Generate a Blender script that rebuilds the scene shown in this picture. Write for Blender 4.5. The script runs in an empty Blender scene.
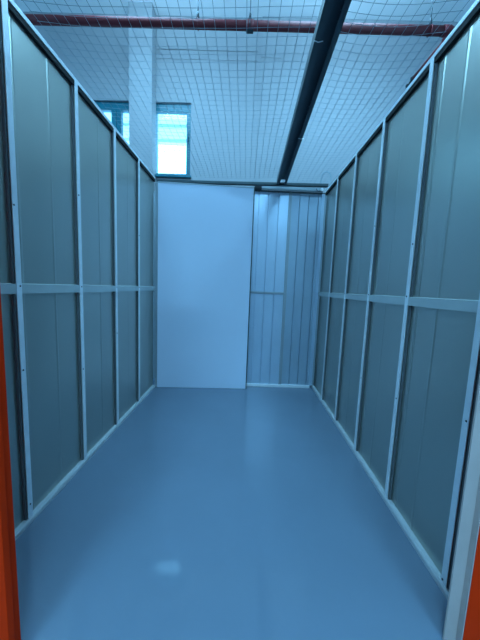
import bpy, bmesh, math, random
from mathutils import Matrix, Vector, noise
random.seed(4)
S = bpy.context.scene
COL = S.collection

# ------------------------------------------------------------------ materials
def mat(name, base, rough=0.5, metal=0.0, spec=0.5, var=0.0, vscale=3.0, bump=0.0, bscale=20.0, rvar=0.0, coat=0.0):
    m = bpy.data.materials.new(name); m.use_nodes = True
    nt = m.node_tree; b = nt.nodes['Principled BSDF']
    b.inputs['Base Color'].default_value = (*base, 1)
    b.inputs['Roughness'].default_value = rough
    b.inputs['Metallic'].default_value = metal
    b.inputs['Specular IOR Level'].default_value = spec
    b.inputs['Coat Weight'].default_value = coat
    b.inputs['Coat Roughness'].default_value = 0.08
    tc = nt.nodes.new('ShaderNodeTexCoord')
    if var > 0:
        n = nt.nodes.new('ShaderNodeTexNoise'); n.inputs['Scale'].default_value = vscale; n.inputs['Detail'].default_value = 5
        nt.links.new(tc.outputs['Object'], n.inputs['Vector'])
        r = nt.nodes.new('ShaderNodeValToRGB')
        r.color_ramp.elements[0].position = .3; r.color_ramp.elements[1].position = .7
        r.color_ramp.elements[0].color = (*[c*(1-var) for c in base], 1)
        r.color_ramp.elements[1].color = (*[min(1, c*(1+var)) for c in base], 1)
        nt.links.new(n.outputs['Fac'], r.inputs['Fac']); nt.links.new(r.outputs['Color'], b.inputs['Base Color'])
    if rvar > 0:
        n = nt.nodes.new('ShaderNodeTexNoise'); n.inputs['Scale'].default_value = 2.3; n.inputs['Detail'].default_value = 6
        nt.links.new(tc.outputs['Object'], n.inputs['Vector'])
        mr = nt.nodes.new('ShaderNodeMapRange'); mr.inputs['To Min'].default_value = rough - rvar; mr.inputs['To Max'].default_value = rough + rvar
        nt.links.new(n.outputs['Fac'], mr.inputs['Value']); nt.links.new(mr.outputs['Result'], b.inputs['Roughness'])
    if bump > 0:
        n = nt.nodes.new('ShaderNodeTexNoise'); n.inputs['Scale'].default_value = bscale; n.inputs['Detail'].default_value = 3
        nt.links.new(tc.outputs['Object'], n.inputs['Vector'])
        bp = nt.nodes.new('ShaderNodeBump'); bp.inputs['Strength'].default_value = bump; bp.inputs['Distance'].default_value = .01
        nt.links.new(n.outputs['Fac'], bp.inputs['Height']); nt.links.new(bp.outputs['Normal'], b.inputs['Normal'])
    return m

M_floor = mat('floor_epoxy', (.14, .195, .26), .08, spec=.5, var=.06, vscale=1.2, bump=.04, bscale=5, rvar=.02)
M_panel = mat('panel_grey', (.46, .48, .435), .35, metal=.85, spec=.5, var=.03, vscale=2, bump=.03, bscale=5)
M_galv = mat('galvanised', (.76, .82, .86), .42, metal=.15, var=.05, vscale=14)
M_brail = mat('floor_rail', (.50, .55, .58), .5, metal=.15, var=.05, vscale=14)
M_rail = mat('rail_grey', (.46, .52, .52), .45, metal=.2, var=.04, vscale=9)
M_dgalv = mat('dull_galvanised', (.30, .36, .40), .45, metal=.3, var=.05, vscale=9)
M_board = mat('white_board', (.58, .68, .82), .6, spec=.3, var=.02, vscale=1.5)
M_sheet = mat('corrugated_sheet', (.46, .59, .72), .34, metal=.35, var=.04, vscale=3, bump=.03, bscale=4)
M_sheet_darker = mat('corrugated_sheet_darker', (.34, .45, .55), .42, metal=.3, var=.05, vscale=3)  # darker tone of the sheet, for the right half of the door
M_guide = mat('guide_galvanised', (.50, .41, .38), .5, metal=.1, var=.05, vscale=12)
M_track = mat('track_dark', (.045, .075, .085), .5, metal=.4)
M_beam = mat('beam_dark', (.05, .075, .09), .5, metal=.2, var=.08, vscale=6)
M_wire = mat('wire', (.22, .28, .32), .5, metal=.5)
M_pipe = mat('pipe_maroon', (.13, .02, .025), .6, spec=.2, var=.12, vscale=8)
M_steel = mat('dark_steel', (.03, .04, .05), .5, metal=.5)
M_white = mat('hall_white', (.31, .33, .35), .8, spec=.2, var=.02, vscale=1.0)
M_teal = mat('window_teal', (.0, .13, .18), .4)
M_orange = mat('orange_paint', (.70, .03, .003), .6, spec=.04, var=.08, vscale=4)
M_screw = mat('screw', (.02, .02, .025), .5, metal=.5)
M_rail_shade = mat('rail_shade_black', (.012, .014, .016), .7, spec=.2)
M_stud_shade = mat('stud_shade_dark', (.12, .14, .15), .8, spec=.1)
M_brass = mat('sprinkler_brass', (.25, .22, .18), .4, metal=.8)
M_ext = mat('canopy_grey', (.55, .62, .68), .7)
M_hose = mat('hose_grey', (.22, .30, .34), .6)
def glassmat():
    m = bpy.data.materials.new('window_glass'); m.use_nodes = True
    nt = m.node_tree; nt.nodes.clear()
    o = nt.nodes.new('ShaderNodeOutputMaterial'); t = nt.nodes.new('ShaderNodeBsdfTransparent'); g = nt.nodes.new('ShaderNodeBsdfGlossy')
    t.inputs['Color'].default_value = (.94, .97, .97, 1); g.inputs['Roughness'].default_value = .03
    f = nt.nodes.new('ShaderNodeFresnel'); f.inputs['IOR'].default_value = 1.3; x = nt.nodes.new('ShaderNodeMixShader')
    nt.links.new(f.outputs[0], x.inputs[0]); nt.links.new(t.outputs[0], x.inputs[1]); nt.links.new(g.outputs[0], x.inputs[2]); nt.links.new(x.outputs[0], o.inputs[0])
    return m
M_glass = glassmat()
def emit(name, c, s):
    m = bpy.data.materials.new(name); m.use_nodes = True
    b = m.node_tree.nodes['Principled BSDF']; b.inputs['Emission Color'].default_value = (*c, 1); b.inputs['Emission Strength'].default_value = s
    return m
M_tube = emit('lamp_tube', (.32, .70, 1), 48)
M_ceil = mat('ceiling_white', (.88, .89, .90), .8, spec=.2, var=.02, vscale=1.0)

# ------------------------------------------------------------------ helpers
def box(bm, x0, x1, y0, y1, z0, z1, bev=0.0):
    r = bmesh.ops.create_cube(bm, size=1)
    vs = r['verts']
    bmesh.ops.scale(bm, vec=(abs(x1-x0), abs(y1-y0), abs(z1-z0)), verts=vs)
    bmesh.ops.translate(bm, vec=((x0+x1)/2, (y0+y1)/2, (z0+z1)/2), verts=vs)
    if bev > 0:
        es = {e for v in vs for e in v.link_edges}
        bmesh.ops.bevel(bm, geom=list(es), offset=bev, segments=2, affect='EDGES', profile=.5)
def prism(bm, pts, axis, a, b):
    """closed polygon pts extruded along axis from a to b; the other two axes in cyclic order"""
    def P(p, t):
        if axis == 'z': return (p[0], p[1], t)
        if axis == 'y': return (p[0], t, p[1])
        return (t, p[0], p[1])
    v0 = [bm.verts.new(P(p, a)) for p in pts]; v1 = [bm.verts.new(P(p, b)) for p in pts]
    n = len(pts); fs = []
    for i in range(n):
        j = (i+1) % n; fs.append(bm.faces.new((v0[i], v0[j], v1[j], v1[i])))
    fs.append(bm.faces.new(v0[::-1])); fs.append(bm.faces.new(v1))
    bmesh.ops.recalc_face_normals(bm, faces=fs)
def tube(bm, pts, r, seg=12, caps=True):
    pts = [Vector(p) for p in pts]; rings = []
    up = Vector((0, 0, 1))
    d0 = (pts[1]-pts[0]).normalized()
    if abs(d0.z) > .9: up = Vector((1, 0, 0))
    n = (up - d0*up.dot(d0)).normalized()
    for i, p in enumerate(pts):
        a = pts[max(0, i-1)]; b = pts[min(len(pts)-1, i+1)]
        d = (b-a).normalized(); n = (n - d*n.dot(d)).normalized(); c = d.cross(n)
        rr = r[i] if isinstance(r, (list, tuple)) else r
        rings.append([bm.verts.new(p + (n*math.cos(t)+c*math.sin(t))*rr) for t in [2*math.pi*k/seg for k in range(seg)]])
    for a, b in zip(rings, rings[1:]):
        for k in range(seg):
            f = bm.faces.new((a[k], a[(k+1) % seg], b[(k+1) % seg], b[k])); f.smooth = seg > 6
    if caps:
        bm.faces.new(rings[0][::-1]); bm.faces.new(rings[-1])
def obj(name, bm, m, parent=None, **props):
    me = bpy.data.meshes.new(name); bmesh.ops.recalc_face_normals(bm, faces=bm.faces); bm.to_mesh(me); bm.free()
    me.materials.append(m); o = bpy.data.objects.new(name, me); COL.objects.link(o)
    if parent: o.parent = parent
    for k, v in props.items(): o[k] = v
    return o
def boxobj(name, dims, m, parent=None, bev=0.0, **props):
    bm = bmesh.new(); box(bm, *dims, bev=bev); return obj(name, bm, m, parent, **props)
def empty(name, loc, rz=0.0, **props):
    o = bpy.data.objects.new(name, None); COL.objects.link(o); o.location = loc; o.rotation_euler = (0, 0, rz)
    o.empty_display_size = .1
    for k, v in props.items(): o[k] = v
    return o

# ------------------------------------------------------------------ floor and hall shell
ZC = 4.6938            # hall ceiling height
YW = 4.0            # hall window wall
boxobj('floor', (-7, 7, -3.5, YW+.3, -.12, 0), M_floor, kind='structure')
boxobj('ceiling', (-7, 7, -3.5, YW+.3, ZC, ZC+.15), M_ceil, kind='structure')

# hall window wall, one mesh with two openings, wall right of x = .105 stands 2 cm proud
wb = bmesh.new()
Z0, Z1 = 2.7363, 3.6597
def wallbox(x0, x1, z0, z1, y=YW): box(wb, x0, x1, y, YW+.25, z0, z1)
W1 = (-1.3276, -0.8127); W2 = (-2.3404, -1.5489)
wallbox(-7, W2[0], 0, ZC); wallbox(W2[1], W1[0], 0, ZC); wallbox(W1[1], 0.0893, 0, ZC); wallbox(0.0893, 7, 0, ZC, YW-.02)
for a in (W1, W2): wallbox(a[0], a[1], 0, Z0); wallbox(a[0], a[1], Z1, ZC)
wall_back = obj('wall_back', wb, M_white, kind='structure')
boxobj('trim_1', (-1.5804, -1.2809, 3.83, YW-.001, 0, ZC-.001), M_white, kind='structure', bev=.006)   # pilaster
bm = bmesh.new(); box(bm, -1.28, 0.0511, YW-.006, YW-.0005, 4.1831, 4.281, bev=.002); box(bm, -1.28, 0.0511, YW-.009, YW-.0005, 4.2938, 4.3789, bev=.002)
obj('trim_2', bm, M_white, kind='structure')
boxobj('trim_3', (0.0978, 0.366, YW-.026, YW-.0205, 4.2129, 4.2938), M_white, kind='structure', bev=.004)
for nm, xx in (('wall_left_hall', -7), ('wall_right_hall', 6.9)):
    bm = bmesh.new(); box(bm, xx, xx+.1, -3.3, YW+.25, 0, 2.7); box(bm, xx, xx+.1, -3.3, YW+.25, 4.5, ZC); box(bm, xx, xx+.1, -3.3, -1, 2.7, 4.5)
    obj(nm, bm, M_white, kind='structure')
# unseen wall behind the camera, full height to hold back front light
boxobj('wall_front_unseen', (-7, 7, -3.3, -3.2, 0, ZC), M_white, kind='structure')

def window(name, x0, x1, z0, z1, mull=None):
    e = empty(name, ((x0+x1)/2, YW+.03, z0), kind='structure')
    dx = (x1-x0)/2; h = z1-z0; w = .062
    bm = bmesh.new()
    box(bm, -dx, dx, 0, .07, h-.10, h-.001, bev=.004); box(bm, -dx, dx, 0, .07, .001, .03, bev=.004)
    box(bm, dx-w, dx-.001, 0, .07, .03, h-.10, bev=.004); box(bm, -dx+.001, -dx+w*.5, 0, .07, .03, h-.10, bev=.004)
    obj('window_frame', bm, M_teal, e)
    if mull:
        a, b = mull[0]-(x0+x1)/2, mull[1]-(x0+x1)/2; c = (a+b)/2
        bm = bmesh.new(); box(bm, a, c-.004, -.002, .065, .03, h-.10, bev=.004); box(bm, c+.004, b, -.002, .065, .03, h-.10, bev=.004)
        box(bm, c-.004, c+.004, .02, .06, .03, h-.10)
        obj('mullion', bm, M_teal, e)
        boxobj('pane', (-dx+w*.5, a, .03, .038, .03, h-.10), M_glass, e); boxobj('pane', (b, dx-w, .03, .038, .03, h-.10), M_glass, e)
    else:
        boxobj('pane', (-dx+w*.5, dx-w, .03, .038, .03, h-.10), M_glass, e)
        bm = bmesh.new(); box(bm, dx-w*.8, dx-w*.45, -.02, 0, h*.5, h*.5+.09, bev=.004); box(bm, dx-w*.75, dx-w*.5, -.035, -.02, h*.5-.03, h*.5+.05, bev=.004)
        obj('handle', bm, M_teal, e)
    bm = bmesh.new(); box(bm, -dx-.02, dx+.02, -.075, -.031, -.04, -.012, bev=.004)
    obj('window_sill', bm, M_teal, e)
    return e
window('window_1', W1[0], W1[1], Z0, Z1)
window('window_2', W2[0], W2[1], Z0, Z1, (-1.9022, -1.766))

# canopy outside the windows
e = empty('canopy', (-2.5, 8.0, 5.13), label='pale canopy outside, seen through the top of the hall windows', category='canopy')
bm = bmesh.new(); box(bm, -4, 4, .0, .3, .02, .72, bev=.02); obj('roof_slab', bm, M_ext, e)
bm = bmesh.new(); box(bm, -4, 4, .0, .1, 0, .0195); box(bm, -4, 4, -.02, -.0005, .34, .40); obj('edge_beam', bm, M_hose, e)

# ------------------------------------------------------------------ unit side walls
H = 2.4; RZ0, RZ1 = 1.170, 1.214
def side_wall(name, root_loc, rz, s, posts, y0, y1, ribs, dz):
    """local: stud faces on x = 0, room on the side s"""
    e = empty(name, root_loc, rz, kind='structure')
    X = lambda d: -s*d      # d = depth behind the stud faces
    pw = .030; pd = .026
    # studs : lipped channel, face to the room
    for y in posts:
        bm = bmesh.new(); a, b = y-pw/2, y+pw/2; t = .003
        prism(bm, [(X(0), a), (X(0), b), (X(pd), b), (X(pd), a+.002), (X(pd-.002), a+.002), (X(pd-.002), b-t), (X(t), b-t), (X(t), a)], 'z', .028, H)
        obj('stud', bm, M_galv, e)
        bm = bmesh.new(); d0, d1 = sorted((X(.007), X(.0192)))
        box(bm, d0, d1, a-.009, a-.0005, .03, RZ0+dz-.001); box(bm, d0, d1, a-.009, a-.0005, RZ1+dz+.001, H-.03)
        obj('shade_strip', bm, M_stud_shade, e, label='dark strip standing in for shade on the near side of a stud')  # dark strip added to paint the shade beside the stud
    # rails
    bm = bmesh.new(); t = .003
    prism(bm, [(X(0), H+.02), (X(.05), H+.02), (X(.05), H), (X(.05), H-.02), (X(.047), H-.02), (X(.047), H), (X(0), H)][::1], 'y', y0, y1)
    obj('top_rail', bm, M_galv, e)
    bm = bmesh.new()
    prism(bm, [(X(-.006), 0), (X(-.006), .020), (X(0), .028), (X(.05), .028), (X(.05), 0)], 'y', y0, y1)
    obj('bottom_rail', bm, M_brail, e)
    ys = [y0] + list(posts) + [y1]
    for a, b in zip(ys, ys[1:]):
        aa = a + (pw/2 if a in posts else 0); bb = b - (pw/2 if b in posts else 0)
        if bb-aa < .01: continue
        bm = bmesh.new()
        prism(bm, [(X(.001), RZ0+dz), (X(.001), RZ1+dz), (X(.018), RZ1+dz+.004), (X(.0182), RZ1+dz), (X(.007), RZ1+dz-.003), (X(.007), RZ0+dz+.003), (X(.018), RZ0+dz+.003), (X(.018), RZ0+dz)], 'y', aa+.0005, bb-.0005)
        obj('middle_rail', bm, M_rail, e)
        boxobj('shade_strip', (min(X(.002), X(.0182)), max(X(.002), X(.0182)), aa+.0005, bb-.0005, H-.028, H-.0005), M_rail_shade, e, label='black strip standing in for shade under the top rail')  # black strip added as the shade in the top rail cavity
        # panels: thin sheet with small folded ribs
        for (z0, z1) in ((.029, RZ0+dz+.01), (RZ0+dz+.011, H-.001)):
            r = [q for q in ribs if aa+.012 < q < bb-.012]
            D = .0195 if z0 > 1 else .0205
            front = [(a, D)]
            for q in r: front += [(q-.010, D), (q-.002, D-.0016), (q+.002, D-.0016), (q+.010, D)]
            front += [(b, D)]
            pts = [(X(d), y) for y, d in front] + [(X(d+.0015), y) for y, d in front[::-1]]
            bm = bmesh.new(); prism(bm, pts, 'z', z0, z1); obj('sheet_panel', bm, M_panel, e)
    return e
def screws(parent, s, lst):
    for y, z in lst:
        bm = bmesh.new(); bmesh.ops.create_uvsphere(bm, u_segments=10, v_segments=6, radius=.0045)
        bmesh.ops.scale(bm, vec=(.5, 1, 1), verts=bm.verts); bmesh.ops.translate(bm, vec=(s*.0005, y, z), verts=bm.verts)
        obj('screw', bm, M_screw, parent)

pL = [.787, 1.2803, 1.7738, 2.2673, 2.7608]
ribL = []
for y in pL: ribL += [y+.045, y+.275]
wl = side_wall('wall_left', (-1.0435, 0, 0), 0, 1, pL, .86-.12, 3.24, ribL, -.0235+.018)
screws(wl, 1, [(1.273, 1.56), (1.286, 1.20), (1.278, .80), (1.77, 1.76), (1.77, .66), (1.777, 1.2), (2.263, .82), (2.27, 1.2), (2.757, 1.2), (1.28, .1), (2.757, 1.7)])
pR = [1.0494, 1.5426, 2.0358, 2.529, 3.0222]
ribR = []
for y in pR: ribR += [y+.268, y+.42]
wr = side_wall('wall_right', (.868, 0, 0), -.014, -1, pR, .86-.12, 3.49, ribR, .002)
screws(wr, -1, [(1.54, 1.50), (1.545, 1.22), (1.54, .64), (1.045, .75), (1.055, .045), (2.03, 1.22), (2.03, .6), (2.03, 1.7), (2.527, 1.22)])

# ------------------------------------------------------------------ back end of the unit
# corner stud on the left
boxobj('trim_4', (-1.043, -1.012, 3.245, 3.275, 0, 2.375), M_dgalv, kind='structure', bev=.002)
# dark top beam across the back
e = empty('top_beam', (-1.04, 3.262, 2.380), .006, label='dark steel beam across the top of the back wall', category='beam')
bm = bmesh.new(); prism(bm, [(0, 0), (.05, 0), (.05, .004), (.004, .004), (.004, .022), (.05, .022), (.05, .026), (0, .026)], 'x', 0, 1.93)
e.rotation_euler[1] = -.011
obj('channel', bm, M_track, e)
# white board
e = empty('white_board', (-1.0115, 3.232, 0), math.atan2(.075, 1.073), label='tall plain white board covering the left part of the back wall', category='board')
bm = bmesh.new(); box(bm, 0, 1.074, .0, .018, .003, 2.362, bev=.0015); obj('board_face', bm, M_board, e)
bm = bmesh.new(); box(bm, 0, 1.074, -.004, .02, 2.3625, 2.374, bev=.001); obj('top_trim', bm, M_dgalv, e, label='grey strip along the top edge')
bm = bmesh.new(); box(bm, 1.0745, 1.084, -.004, .022, .003, 2.374, bev=.001); obj('side_trim', bm, M_track, e, label='dark strip along the right edge')
# corrugated metal back door
yd = 3.43
e = empty('door_1', (.075, yd, 0), .035, kind='structure')
def sheet(x0, x1, z0, z1, ribs, y=.0):
    pts = [(x0, y)]
    for q in ribs: pts += [(q-.007, y), (q-.006, y+.022), (q+.005, y+.022), (q+.006, y)]
    pts += [(x1, y)]
    full = pts + [(a, b+.0015) for a, b in pts[::-1]]
    bm = bmesh.new(); prism(bm, full, 'z', z0, z1); return bm
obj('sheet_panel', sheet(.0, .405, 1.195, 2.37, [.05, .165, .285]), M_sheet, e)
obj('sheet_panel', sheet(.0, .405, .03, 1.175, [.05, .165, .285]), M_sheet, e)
obj('sheet_panel', sheet(.44, .80, .03, 2.37, [.535, .645, .755]), M_sheet_darker, e)
boxobj('stile', (.405, .44, -.012, .012, .03, 2.372), M_dgalv, e, bev=.002)
boxobj('stile', (.765+.03, .83, -.016, .012, .03, 2.372), M_sheet, e, bev=.002)
boxobj('middle_rail', (-.02, .405, -.014, .006, 1.174, 1.198), M_dgalv, e, bev=.002)
boxobj('bottom_rail', (-.02, .405, -.022, .008, .0, .032), M_galv, e, bev=.002)
boxobj('bottom_rail', (.4055, .80, -.022, .008, .0, .032), M_galv, e, bev=.002)
boxobj('header_rail', (-.02, .83, -.018, .012, 2.372, 2.384), M_track, e, bev=.002)
# sliding track over it
e = empty('sliding_track', (.16, 3.385, 2.386), .035, label='pale sliding door track above the corrugated metal door', category='track')
bm = bmesh.new(); prism(bm, [(0, 0), (.03, 0), (.03, .04), (0, .04), (0, .038), (.028, .038), (.028, .002), (0, .002)], 'x', -.075, .71)
box(bm, -.075, .71, .0, .002, .002, .038)
obj('track_channel', bm, M_dgalv, e)
bm = bmesh.new(); box(bm, -.09, -.01, -.012, 0, -.018, .03, bev=.003); box(bm, -.09, -.065, -.02, -.01, -.018, .045, bev=.003)
obj('bracket', bm, M_steel, e)
bm = bmesh.new(); tube(bm, [(.69, -.02, .018), (.69, -.003, .018)], .018, 20); obj('roller', bm, M_galv, e)
bm = bmesh.new(); tube(bm, [(.655+.028*math.cos(t), -.012, .026+.026*math.sin(t)) for t in [math.pi+math.pi*k/10 for k in range(8)]], .004, 8); obj('hook', bm, M_steel, e)

# ------------------------------------------------------------------ beam along the unit at the mesh level
e = empty('ceiling_beam', (.320, .55, 2.4), -.0161, label='long dark steel channel beam carrying the wire mesh over the unit', category='beam')
bm = bmesh.new(); t = .003; w = .053
prism(bm, [(-w, 0), (-w+.032, 0), (-w+.032, t), (-w+t, t), (-w+t, .055-t), (w-t, .055-t), (w-t, t), (w-.026, t), (w-.026, 0), (w, 0), (w, .055), (-w, .055)], 'y', 0, 2.72)
obj('channel', bm, M_beam, e)
for k, (xx, yy) in enumerate([(-.035, .9), (.04, 1.75), (.0, 2.66)]):
    bm = bmesh.new(); tube(bm, [(xx-.02, yy, -.003), (xx, yy+.004, -.006), (xx+.022, yy+.003, -.002)], .0022, 6); obj('wire_tie', bm, M_galv, e)

# ------------------------------------------------------------------ wire mesh, two sheets either side of the beam
def mesh_sheet(label, x0, x1, y0, y1, off, seed):
    p = .0495
    def sag(x, y):
        u = (x-x0)/(x1-x0); v = noise.noise(Vector((x*1.3+seed, y*1.1, 0)))
        return 2.458 - .022*math.sin(math.pi*min(max(u, 0), 1)) + .016*v
    def wob(x, y, k): return .007*noise.noise(Vector((x*3+k+seed, y*2.2, 5+k)))
    bm = bmesh.new(); x = x0+off
    while x < x1:
        n = 44; pts = []
        for i in range(n+1):
            y = y0+(y1-y0)*i/n; xx = x+wob(x, y, 1)
            pts.append((xx, y, sag(xx, y)))
        tube(bm, pts, .0011, 4); x += p
    y = y0+.02
    while y < y1:
        n = 20; pts = []
        for i in range(n+1):
            xx = x0+(x1-x0)*i/n; yy = y+wob(xx, y, 2)*1.3
            pts.append((xx, yy, sag(xx, yy)+.002))
        tube(bm, pts, .0011, 4); y += p
    o = obj('wire_mesh', bm, M_wire, None, label=label, category='wire mesh', group='welded wire mesh sheets over the unit')
    return o
mesh_sheet('wide sheet of welded wire mesh left of the dark ceiling beam', -1.04, .318, .9, 3.25, .01, 0)
mesh_sheet('narrow sheet of welded wire mesh right of the dark ceiling beam', .322, .895, .9, 3.42, .02, 9)

# ------------------------------------------------------------------ sprinkler pipe and hangers
e = empty('sprinkler_pipe', (0, 3.05, 3.8012), label='long maroon sprinkler pipe running across above the wire mesh', category='pipe')
r = .040
bm = bmesh.new(); tube(bm, [(-4.6, 0, 0), (1.87, 0, 0)], r, 20); obj('main_pipe', bm, M_pipe, e)
bm = bmesh.new(); tube(bm, [(1.83, 0, 0), (1.885, 0, 0), (1.92, .012, 0), (1.935, .05, 0), (1.935, .10, 0)], [.046, .046, .044, .042, .042], 20); obj('elbow', bm, M_pipe, e)
bm = bmesh.new(); tube(bm, [(1.935, .08, 0), (1.922, .61, .0)], .026, 16); obj('branch_pipe', bm, M_pipe, e)
bm = bmesh.new(); tube(bm, [(1.922, .605, 0), (1.922, .64, 0), (1.921, .65, 0), (1.921, .69, 0)], [.032, .032, .017, .017], 14)
tube(bm, [(1.921, .67, .0), (1.921, .67, .05)], .012, 10)
tube(bm, [(1.921, .69, 0), (1.921, .74, 0)], .009, 8); tube(bm, [(1.921, .74, 0), (1.921, .746, 0)], .026, 14)
obj('sprinkler_head', bm, M_steel, e)
bm = bmesh.new(); tube(bm, [(-.088, 0, 0), (-.018, 0, 0)], .0465, 20); obj('coupling', bm, M_pipe, e)
bm = bmesh.new(); box(bm, -.088, -.018, -.02, .02, -.058, -.046, bev=.003); obj('coupling_bolt', bm, M_steel, e)
def hanger(x, topz, lab, short=False):
    h = empty('pipe_hanger', (x, 3.05, 3.8012), label=lab, category='hanger', group='hangers holding the maroon pipe')
    bm = bmesh.new(); tube(bm, [(.0, math.cos(a)*.0445, math.sin(a)*.0445) for a in [math.radians(-90+18*k) for k in range(21)]], .004, 6, caps=False); obj('clamp', bm, M_pipe if not short else M_steel, h)
    bm = bmesh.new(); tube(bm, [(0, 0, .043), (0, 0, .10), (0, 0, .115)], [.017, .012, .006], 10); obj('swivel_nut', bm, M_steel, h)
    if not short:
        bm = bmesh.new(); tube(bm, [(0, 0, .11), (0, 0, topz-3.8012)], .006, 8); obj('rod', bm, M_steel, h)
        bm = bmesh.new(); tube(bm, [(0, 0, topz-3.8012), (0, 0, ZC-3.8012)], .005, 8); obj('rod_extension', bm, M_white, h, label='white painted upper rod')
    else:
        bm = bmesh.new(); tube(bm, [(0, 0, .11), (0, 0, ZC-3.8012)], .005, 8); obj('rod', bm, M_white, h, label='white painted rod')
hanger(-.567, 3.9981, 'thin pipe hanger rod on the maroon pipe, left one of three above the white board')
hanger(-.053, 0, 'short clamp hanger on the maroon pipe at the middle coupling', True)
hanger(1.705, 3.999, 'thin pipe hanger rod near the right end of the maroon pipe')

# cable loop behind the mesh above the back right corner
bm = bmesh.new()
pts = [(.885, 3.6, 2.40), (.885, 3.6, 2.56)] + [(.945-.06*math.cos(t), 3.6, 2.60+.085*math.sin(t)) for t in [math.pi*k/14 for k in range(15)]] + [(1.0, 3.6, 2.55), (.99, 3.6, 2.40)]
tube(bm, pts, .007, 8)
box(bm, .86, 1.02, 3.58, 3.62, 2.375, 2.40, bev=.003)
obj('cable_loop', bm, M_hose, None, label='arched loop of grey cable standing behind the back right corner', category='cable')
# panel line of the neighbouring unit behind, carrying the loop
boxobj('wall_behind', (-2.2, 2.4, 3.57, 3.63, 0, 2.375), M_dgalv, kind='structure')

# ------------------------------------------------------------------ orange door frame with galvanised guide
e = empty('door_frame', (0, .70, 0), label='orange painted steel door frame at the front opening of the unit', category='door frame')
fl = -.716+.008
boxobj('frame_post', (-1.03, -.714, .06, .108, 0, 2.45), M_orange, e, bev=.002)
bm = bmesh.new(); box(bm, -.90, -.69, .035, .059, 0, 2.45, bev=.002); obj('post_cover', bm, M_orange, e)
boxobj('frame_post', (.8135, 1.0, .153, .21, 0, 2.45), M_orange, e, bev=.002)
bm = bmesh.new()
prism(bm, [(.765, .174), (.768, .174), (.768, .1775), (.8095, .1775), (.8095, .155), (.8130, .155), (.8130, .1805), (.765, .1805)], 'z', 0, 2.45)
obj('guide_channel', bm, M_guide, e, label='bare galvanised guide strip')

# ------------------------------------------------------------------ unseen hall lamps, added and placed to shape the light
def lamp(x, y, z, lab, watt):
    e = empty('added_strip_light', (x, y, z), label=lab, category='lamp', group='unseen strip lights added under the hall ceiling')
    bm = bmesh.new(); box(bm, -.62, .62, -.05, .05, .0, .06, bev=.006); box(bm, -.5, -.48, -.01, .01, .075, ZC-z); box(bm, .48, .5, -.01, .01, .075, ZC-z); obj('added_light_housing', bm, M_white, e)
    bm = bmesh.new(); tube(bm, [(-.6, -.12, .05), (.6, -.12, .05)], .018, 12); obj('tube', bm, M_tube, e)  # tubes of the added strip light
    bm = bmesh.new(); tube(bm, [(-.6, .12, .05), (.6, .12, .05)], .018, 12); obj('tube', bm, M_tube, e)
    L = bpy.data.lights.new('strip_fill', 'AREA'); L.shape = 'RECTANGLE'; L.size = 1.2; L.size_y = .3; L.energy = watt; L.color = (.26, .66, 1)
    lo = bpy.data.objects.new('strip_fill', L); COL.objects.link(lo); lo.parent = e; lo.location = (0, 0, -.03)
for x, y, lab in [(-1.0, 2.9, 'left one above the back of the unit'), (1.0, 2.9, 'right one above the back of the unit'), (-1.1, -2.2, 'left one above the front of the unit'), (1.0, -2.2, 'right one above the front of the unit')]:
    lamp(x, y, 4.25, 'unseen strip light added under the hall ceiling, ' + lab, 34 if y > 0 else 152)
# unseen warm fill without a fixture, added behind the camera for the orange frame
L = bpy.data.lights.new('passage_fill', 'AREA'); L.shape = 'RECTANGLE'; L.size = 1.2; L.size_y = .3; L.energy = 1.8; L.color = (1, .72, .62)
lo = bpy.data.objects.new('passage_fill', L); COL.objects.link(lo); lo.location = (0, -1.0, 2.9)
lo.rotation_euler = (math.radians(15), 0, 0)

# ------------------------------------------------------------------ world
w = bpy.data.worlds.new('World'); S.world = w; w.use_nodes = True
bg = w.node_tree.nodes['Background']; bg.inputs['Color'].default_value = (.22, .62, 1, 1); bg.inputs['Strength'].default_value = 7.5

# ------------------------------------------------------------------ camera
f, p, y, r = 277.998, -.1137, .0122, -.039
cp, sp, cy, sy, cr, sr = math.cos(p), math.sin(p), math.cos(y), math.sin(y), math.cos(r), math.sin(r)
Ry = Matrix(((cy, -sy, 0), (sy, cy, 0), (0, 0, 1))); Rx = Matrix(((1, 0, 0), (0, cp, -sp), (0, sp, cp))); Rz = Matrix(((cr, 0, sr), (0, 1, 0), (-sr, 0, cr)))
R = Ry @ Rx @ Rz
right, fwd, up = R.col[0], R.col[1], R.col[2]
cam = bpy.data.cameras.new('camera'); co = bpy.data.objects.new('camera', cam); COL.objects.link(co)
m3 = Matrix((right, up, -fwd)).transposed()
co.matrix_world = Matrix.Translation((0, 0, 1.2295)) @ m3.to_4x4()
cam.sensor_fit = 'VERTICAL'; cam.sensor_height = 32; cam.lens = f/640*32; cam.clip_start = .02
S.camera = co
S.view_settings.view_transform = 'Standard'; S.view_settings.look = 'None'; S.view_settings.exposure = 0; S.view_settings.gamma = 1
S.view_settings.use_curve_mapping = False
